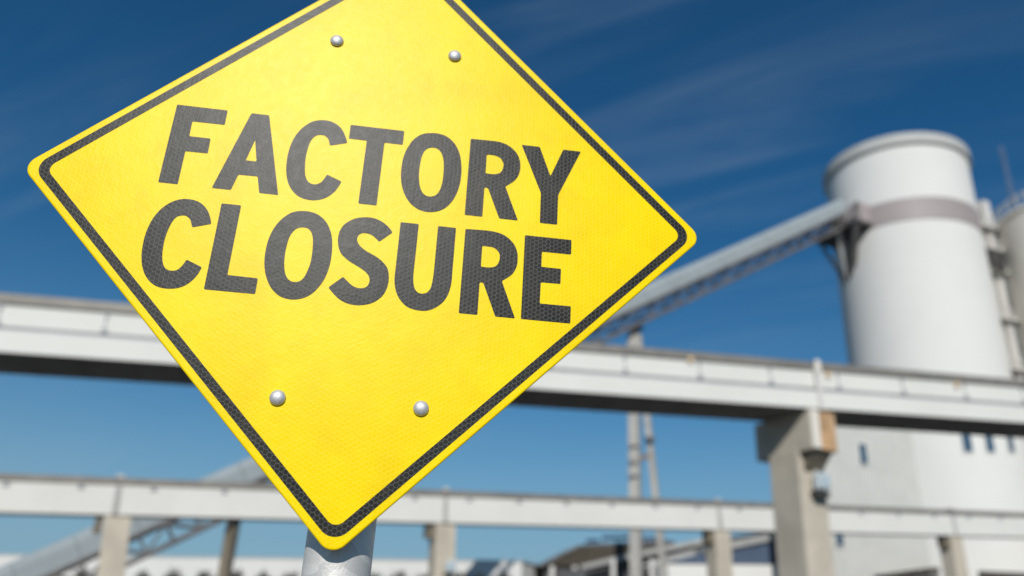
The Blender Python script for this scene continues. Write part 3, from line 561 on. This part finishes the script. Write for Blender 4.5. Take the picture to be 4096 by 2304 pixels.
while zz < qt.z - 1:
    for (ax, ay), (bx, by) in (((-.26, 0), (.26, 0)), ((.26, 0), (0, .45)), ((0, .45), (-.26, 0))):
        bar('mast_brace', (q.x + ax, q.y + ay, zz), (q.x + bx, q.y + by, zz + .9), .04, mst, s2)
    zz += .9
# ------------------------------------------------------------------ elevator tower between the silos
YT = SC.y - 2.
q = atY(3960, 1000, YT); tF = Frame((q.x, q.y, 0), (1, .25, 0))
et = thing('elevator_tower', 'narrow white bucket elevator tower with platforms squeezed between the two silos', 'tower', (q.x, q.y, 0))
def zz_(y, x=3965): return atY(x, y, YT).z
def xx_(x, y): return tF.hit(x, y)[0]
za_, zb_, zc_, zd_, ze_ = zz_(812), zz_(914), zz_(1000), zz_(1025), zz_(1085)
px = YT / FPX * 1.1
box(tF, 'elevator_leg', (-1.75, -.55, 0, 1.2, 0, za_ - .4), LSTEEL, et)
box(tF, 'elevator_leg', (.0, 1.15, -.2, 1.0, 0, za_ - .1), LSTEEL, et)
box(tF, 'elevator_head', (-.1, 1.3, -.4, 1.2, zb_ + .2, za_ + .1), LSTEEL, et)
box(tF, 'tower_back', (-1.6, 2.0, 1.3, 1.6, 0, zb_ - 1.2), DARK, et)
box(tF, 'motor_housing', (-1.9, .6, -1.3, 1.2, ze_ - .3, zd_), DARK, et)
for k, h in enumerate((zb_, zc_, ze_, ze_ - 7, ze_ - 14)):
    box(tF, 'platform', (-1.9, 2.3, -1.0, 1.25, h - .4, h), LSTEEL if k != 2 else WHITE, et)
    for t in (-1.85, -.9, .1, 1.1, 2.2):
        bar('railing_post', tF.P(t, -.95, h), tF.P(t, -.95, h + 1.1), .09, LSTEEL, et)
    bar('handrail', tF.P(-1.85, -.95, h + 1.1), tF.P(2.2, -.95, h + 1.1), .09, LSTEEL, et)
for t in (1.5, 2.1):
    bar('ladder_rail', tF.P(t, -.3, 0), tF.P(t, -.3, zb_), .1, LSTEEL, et)
h = ze_ - 10
while h < zb_: bar('ladder_rung', tF.P(1.5, -.3, h), tF.P(2.1, -.3, h), .07, LSTEEL, et); h += .6
# ------------------------------------------------------------------ annex with corrugated cladding
DA = nearS - 1.5
qa = atY(3715, 1900, 0.1); r = ray(3700, 1950)
cA = Vector((r.x, r.y, 0)).normalized() * (nearS + 1.0)
aF = Frame((cA.x, cA.y, 0), (math.cos(math.radians(12)), math.sin(math.radians(12)), 0))   # origin: the front right corner
zA = atY(3480, 1640, cA.y).z
tl = aF.hit(3262, 1900)[0]
an = thing('annex_building', 'pale grey annex with vertically corrugated cladding, right of the tall pier', 'building', cA)
vs, fs = [], []; n = int(-tl / .48)
for i in range(n * 4 + 1):
    t = -i * .12; d = (0, .11, .11, 0)[i % 4]
    vs += [aF.P(t, d, -.2), aF.P(t, d, zA)]
for i in range(n * 4): fs.append((2 * i, 2 * i + 1, 2 * i + 3, 2 * i + 2))
mesh('corrugated_wall', vs, fs, CORR, an)
box(aF, 'annex_core', (tl + .1, -.02, .16, 7.5, -.2, zA - .05), CORR, an)
box(aF, 'side_wall', (-.01, .95, .05, 7.5, -.2, zA), SILOW, an)
box(aF, 'roof_coping', (tl, .2, -.1, 7.6, zA, zA + .25), RIM, an)
for x, y0, y1, w in ((3447, 1776, 1856, 1.0), (3353, 2138, 2184, .95)):
    t, h1 = aF.hit(x, y0); t2, h0 = aF.hit(x + 6, y1); F = Frame(aF.P((t + t2) / 2, 0, 0), aF.u); window(F, h0, h1, w, an)
# ------------------------------------------------------------------ inclined conveyor gallery
GA = atY(116, 2210, 66.); qg, Fg = wall_hit(3372, 800)
YG = qg.y - 2.2; GB = atY(3368, 790, YG)
G = Frame(GA, GB - GA)
ga = thing('conveyor_gallery', 'long inclined conveyor gallery with pale rounded hood and lattice truss, climbing to the silo', 'conveyor', (GA.x, GA.y, 0))
LG = (GB - GA).length; TG0 = -14.; GW = 2.0
HH = 1.95; HT = 3.9      # hood height, whole depth
arc = [(0, -HH), (0, -.75)] + [(GW / 2 - GW / 2 * math.cos(a * math.pi / 10), -.75 + .75 * math.sin(a * math.pi / 10)) for a in range(1, 10)] + [(GW, -.75), (GW, -HH)]
k = int((LG - TG0) / 4.2)
for i in range(k):
    a_ = TG0 + (LG - TG0) * i / k + .02; b_ = TG0 + (LG - TG0) * (i + 1) / k - .02
    vs = [G.P(t, d, h) for t in (a_, b_) for d, h in arc]; n = len(arc)
    mesh('hood_panel', vs, [(j, (j + 1) % n, n + (j + 1) % n, n + j) for j in range(n)] + [tuple(range(n)), tuple(range(n, 2 * n))], GALV, ga)
for d in (.0, GW):
    bar('chord', G.P(TG0, d, -HH - .14), G.P(LG, d, -HH - .14), .26, STEEL, ga)
    bar('chord', G.P(TG0, d, -HT + .15), G.P(LG, d, -HT + .15), .34, STEEL, ga)
st = 2.1; n = int((LG - TG0) / st)
for i in range(n):
    a_ = TG0 + i * st; u = i % 2
    for d in (.0, GW):
        bar('brace', G.P(a_, d, -HH - .25), G.P(a_, d, -HT + .3), .13, STEEL, ga)
        bar('brace', G.P(a_, d, -HH - .25 if u else -HT + .3), G.P(a_ + st, d, -HT + .3 if u else -HH - .25), .15, STEEL, ga)
    if i % 2 == 0: bar('cross_beam', G.P(a_, 0, -HT + .15), G.P(a_, GW, -HT + .15), .14, STEEL, ga)
box(G, 'walkway', (TG0, LG, GW + .2, GW + 1.0, -HH - .3, -HH - .2), DARK, ga)
box(G, 'gallery_head', (LG - 2.4, LG + .6, .1, GW - .1, -HT, -HH + .1), STEEL, ga)
# trestle in the middle
t, h = G.hit(2545, 1300, GW / 2)
b = G.P(t, GW / 2, -HT)
q1 = atY(2540, 1900, b.y); tr = bar('trestle_leg', (q1.x, q1.y, -.2), (q1.x, q1.y, b.z - 1.3), 1.05, LEGS, ga, up=(.6, 1, 0))
bar('trestle_head', (q1.x, q1.y, b.z - 1.35), (q1.x + .3, q1.y, b.z + .3), .8, DARK, ga, up=(.6, 1, 0))
bar('trestle_head', (q1.x - .7, q1.y, b.z - .5), (q1.x + 1.1, q1.y, b.z - .2), .4, DARK, ga)
qa_, qb_ = atY(2588, 1660, b.y), atY(2656, 2290, b.y)
dirv = (qb_ - qa_).normalized(); e0 = qa_ - dirv * ((qa_.z - b.z + 1) / dirv.z) if False else qa_ + dirv * ((b.z - 1. - qa_.z) / dirv.z); e1 = qa_ + dirv * ((-.2 - qa_.z) / dirv.z)
bar('trestle_leg', e1, e0, .62, LEGS, ga, up=(.6, 1, 0))
m1 = atY(2535, 1843, b.y); m2 = atY(2598, 1822, b.y)
bar('trestle_tie', m1, m2, .4, mat('rusty_tie', (.22, .14, .08), .8, 0, .2), ga)
for yy in (1780, 1845, 1900):
    m1 = atY(2515, yy, b.y - .7); m2 = atY(2562, yy + 6, b.y - .7); bar('pipe_clamp', m1, m2, .16, STEEL, ga)
m1 = atY(2600, 1755, b.y - .5); bar('trestle_flange', m1 - dirv * .2, m1 + dirv * .2, .85, STEEL, ga)
# trestle on the left
b = G.P(G.hit(925, 1950, GW / 2)[0], GW / 2, -HT); q = atY(924, 2150, b.y)
bar('trestle_leg', (q.x, q.y, -.2), (q.x, q.y, b.z + .3), .78, DCONC, ga, up=(.6, 1, 0))
# ------------------------------------------------------------------ low white hall along the bottom
hA, hB = atZ(-260, 2216, 9.6), atZ(2088, 2246, 9.6)
HF = Frame((hA.x, hA.y, 0), (hB.x - hA.x, hB.y - hA.y, 0)); LH = Vector((hB.x - hA.x, hB.y - hA.y)).length
print('hall', hA, hB)
hl = thing('white_hall', 'long low white flat roofed hall behind the dark bare trees', 'building', (hA.x, hA.y, 0))
k = int(LH / 3.)
for i in range(k):
    box(HF, 'wall_panel', (LH * i / k + .02, LH * (i + 1) / k - .02, 0, .12, -.2, 9.5), SILOW, hl)
box(HF, 'hall_core', (.05, LH - .05, .14, 16, -.2, 9.4), WHITE, hl)
box(HF, 'roof_edge', (-.1, LH + .1, -.1, 16.1, 9.52, 9.72), RIM, hl)
for i in range(int(LH / 6)):
    o = box(HF, 'window', (2 + i * 6, 5 + i * 6, -.05, -.002, 2.2, 4.4), LSTEEL, hl); box(HF, 'pane', (2.15 + i * 6, 4.85 + i * 6, -.075, -.052, 2.35, 4.25), GLASS, o)
# ------------------------------------------------------------------ bare trees in front of the hall
def tree(px, py, Yd, label, seed, rs=1.):
    rnd = random.Random(seed); top = atY(px, py - 8, Yd); root = thing('bare_tree', label, 'tree', (top.x, top.y, 0), 'dark trees in front of the low white hall')
    H = top.z; v, f = [], []
    def add(a, b, r1, r2):
        vv, ff = tubev(a, b, r1, 5, r2); o_ = len(v); v.extend(vv); f.extend([tuple(j + o_ for j in q) for q in ff])
    tp = Vector((top.x, top.y, H - 2.1)); add((top.x, top.y, -.2), tp, .2, .13)
    o = mesh('trunk', v, f, BARK, root); v, f = [], []
    v2, f2 = [], []
    for k in range(70):
        a = rnd.uniform(0, math.tau); el = rnd.uniform(.05, 1.45); L = rnd.uniform(.8, 2.1) * rs
        d = Vector((math.cos(a) * math.cos(el), math.sin(a) * math.cos(el), math.sin(el)))
        s_ = tp + Vector((0, 0, rnd.uniform(-.5, .1))); e = s_ + d * L
        vv, ff = tubev(s_, e, .045, 4, .015); o_ = len(v2); v2 += vv; f2 += [tuple(j + o_ for j in q) for q in ff]
        for _ in range(16):
            p_ = s_ + d * L * rnd.uniform(.25, .85) + Vector([rnd.gauss(0, .17) for _ in range(3)]); w_ = Vector([rnd.gauss(0, 1) for _ in range(3)]).normalized() * .10; x_ = w_.orthogonal().normalized() * .07
            o_ = len(v2); v2 += [p_ - w_, p_ + x_, p_ + w_, p_ - x_]; f2.append((o_, o_ + 1, o_ + 2, o_ + 3))
    mesh('crown', v2, f2, LEAF, root)
tl_ = [(200, 2272, 'leftmost dark bare tree, under the lower end of the gallery'), (345, 2262, 'dark bare tree just left of the leftmost pier'), (582, 2272, 'first dark bare tree right of the leftmost pier'), (703, 2268, 'second dark bare tree right of the leftmost pier'),
       (826, 2270, 'dark bare tree just left of the brown gallery leg'), (945, 2262, 'dark bare tree touching the right side of the brown gallery leg'), (1060, 2272, 'dark bare tree midway between the brown gallery leg and the sign post'), (1172, 2270, 'dark bare tree hard against the left side of the sign post'),
       (1503, 2272, 'first dark bare tree right of the sign post'), (1606, 2268, 'second dark bare tree right of the sign post'), (1706, 2276, 'dark bare tree half hidden by the pier right of the sign post'), (1850, 2268, 'dark bare tree right beside the small grey floodlight'), (1922, 2272, 'dark bare tree between the floodlight and the dark shed'), (2020, 2274, 'dark bare tree next to the left end of the dark shed')]
for i, (x, y, lab) in enumerate(tl_):
    r = ray(x, 2280); k = (HF.o - CAM).dot(HF.n) / r.dot(HF.n); Yh = (r * k).y
    tree(x, y, Yh - 6, lab, 30 + i)
# ------------------------------------------------------------------ sheds on the right
YS = 100.
def Q(x, y, Y=YS): return atY(x, y, Y)
sh1 = thing('open_shed', 'dark roofed open shed with solar panels, right of the low hall', 'shed', (Q(2300, 2250).x, YS, 0))
def slab(name, pts, Y0, depth, mt, parent, rise=0., **k):
    f_ = [atY(x, y, Y0) for x, y in pts]; b_ = [p_ + Vector((0, depth, rise)) for p_ in f_]; n = len(f_)
    return mesh(name, f_ + b_, [tuple(range(n)), tuple(range(n, 2 * n))] + [(i, (i + 1) % n, n + (i + 1) % n, n + i) for i in range(n)], mt, parent, **k)
slab('roof_gable', [(2165, 2262), (2318, 2186), (2520, 2190), (2820, 2170), (2820, 2205), (2560, 2230), (2320, 2262)], YS, 9, BROWN, sh1)
slab('roof_edge', [(2150, 2262), (2312, 2180), (2322, 2187), (2170, 2264)], YS - .3, 9.6, STEEL, sh1)
slab('roof_deck', [(2318, 2180), (2520, 2166), (2650, 2158), (2700, 2166), (2700, 2186), (2330, 2188)], YS + .2, 8, DGREY, sh1)
for a_, b_, c_, d_ in ((2345, 2396, 2156, 2172), (2408, 2470, 2142, 2158), (2474, 2532, 2141, 2156), (2566, 2632, 2146, 2158)):
    slab('solar_panel', [(a_, d_), (a_, c_ + 2), (b_, c_), (b_, d_ - 2)], YS + 1, .12, SOLAR, sh1, rise=.0)
for x in (2350, 2390, 2415, 2465, 2480, 2528, 2572, 2626):
    p_ = Q(x, 2166, YS + 1.1); bar('panel_frame', p_ + Vector((0, 0, -.9)), p_ + Vector((0, 0, .2)), .1, STEEL, sh1)
slab('front_fascia', [(2318, 2262), (2500, 2218), (2828, 2150), (2828, 2172), (2500, 2238), (2330, 2276)], YS - 1.2, .4, LGREY, sh1)
slab('lower_fascia', [(2560, 2262), (2680, 2222), (2828, 2186), (2828, 2212), (2700, 2240), (2600, 2268)], YS - 1.0, .4, LGREY, sh1)
slab('shed_wall', [(2180, 2264), (2330, 2262), (2560, 2232), (2820, 2200), (2820, 2330), (2180, 2330)], YS + 1, 8, DGREY, sh1)
box(Frame((Q(2330, 2300).x, YS - 1.5, 0), (1, 0, 0)), 'stacked_crate', (-3.6, -.3, -1.5, 0, 0, Q(2100, 2262).z - .3), DGREY, sh1)
for x0, x1 in ((2200, 2218), (2290, 2308), (2446, 2462), (2600, 2614), (2740, 2756)):
    a_, b_ = Q(x0, 2290, YS - 1.6), Q(x1, 2290, YS - 1.6); F = Frame((a_.x, YS - 1.6, 0), (1, 0, 0)); box(F, 'shed_post', (0, b_.x - a_.x, 0, .4, 0, Q(x0, 2268 if x0 < 2400 else 2240).z), LSTEEL, sh1)
ns = thing('navy_shed', 'low shed with navy cladding above a white base, left of the tall pier', 'shed', (Q(2950, 2250).x, YS - 3, 0))
YN = YS - 4
slab('navy_wall', [(2690, 2246), (2830, 2206), (3130, 2150), (3135, 2256), (2690, 2252)], YN, 6, NAVY, ns)
slab('sloping_fascia', [(2820, 2190), (2931, 2166), (3130, 2128), (3130, 2152), (2931, 2192), (2820, 2212)], YN - .5, 7, LGREY, ns)
slab('gutter', [(2860, 2158), (3130, 2118), (3130, 2126), (2860, 2170)], YN - .3, 7, DGREY, ns)
slab('base_wall', [(2650, 2256), (3140, 2260), (3140, 2420), (2650, 2420)], YN - .6, 6, SILOW, ns)
# dark lean-to and the gateway at the silo foot
lt = thing('lean_to', 'dark sloping lean-to roof against the foot of the corrugated annex', 'shed', (Q(3640, 2290, cA.y - 4).x, cA.y - 4, 0))
YL = cA.y - 3.5
slab('roof_sheet', [(3530, 2297), (3742, 2268), (3760, 2276), (3762, 2284), (3560, 2303)], YL, 3.2, BROWN, lt)
slab('lean_to_wall', [(3560, 2303), (3755, 2286), (3755, 2420), (3560, 2420)], YL + .4, 2.6, DGREY, lt)
for x in (3600, 3670, 3720): slab('wall_pale_panel', [(x, 2300), (x, 2290 + (3720 - x) * .06), (x + 26, 2288 + (3720 - x) * .06), (x + 26, 2300)], YL + .3, .08, LGREY, lt)  # flat pale grey slabs for the lighter-toned inside of the lean-to
q, F = wall_hit(4010, 2300)
zt_ = wall_hit(4000, 2287)[0].z
gw = box(F, 'gateway', (-2.4, 3.5, -.30, .3, -.2, zt_), DARK, si)
for t in (-2.0, -.6, .8, 2.2): box(F, 'gate_leaf', (t, t + 1.2, -.36, -.302, 0, zt_ - .3), BROWN, gw)
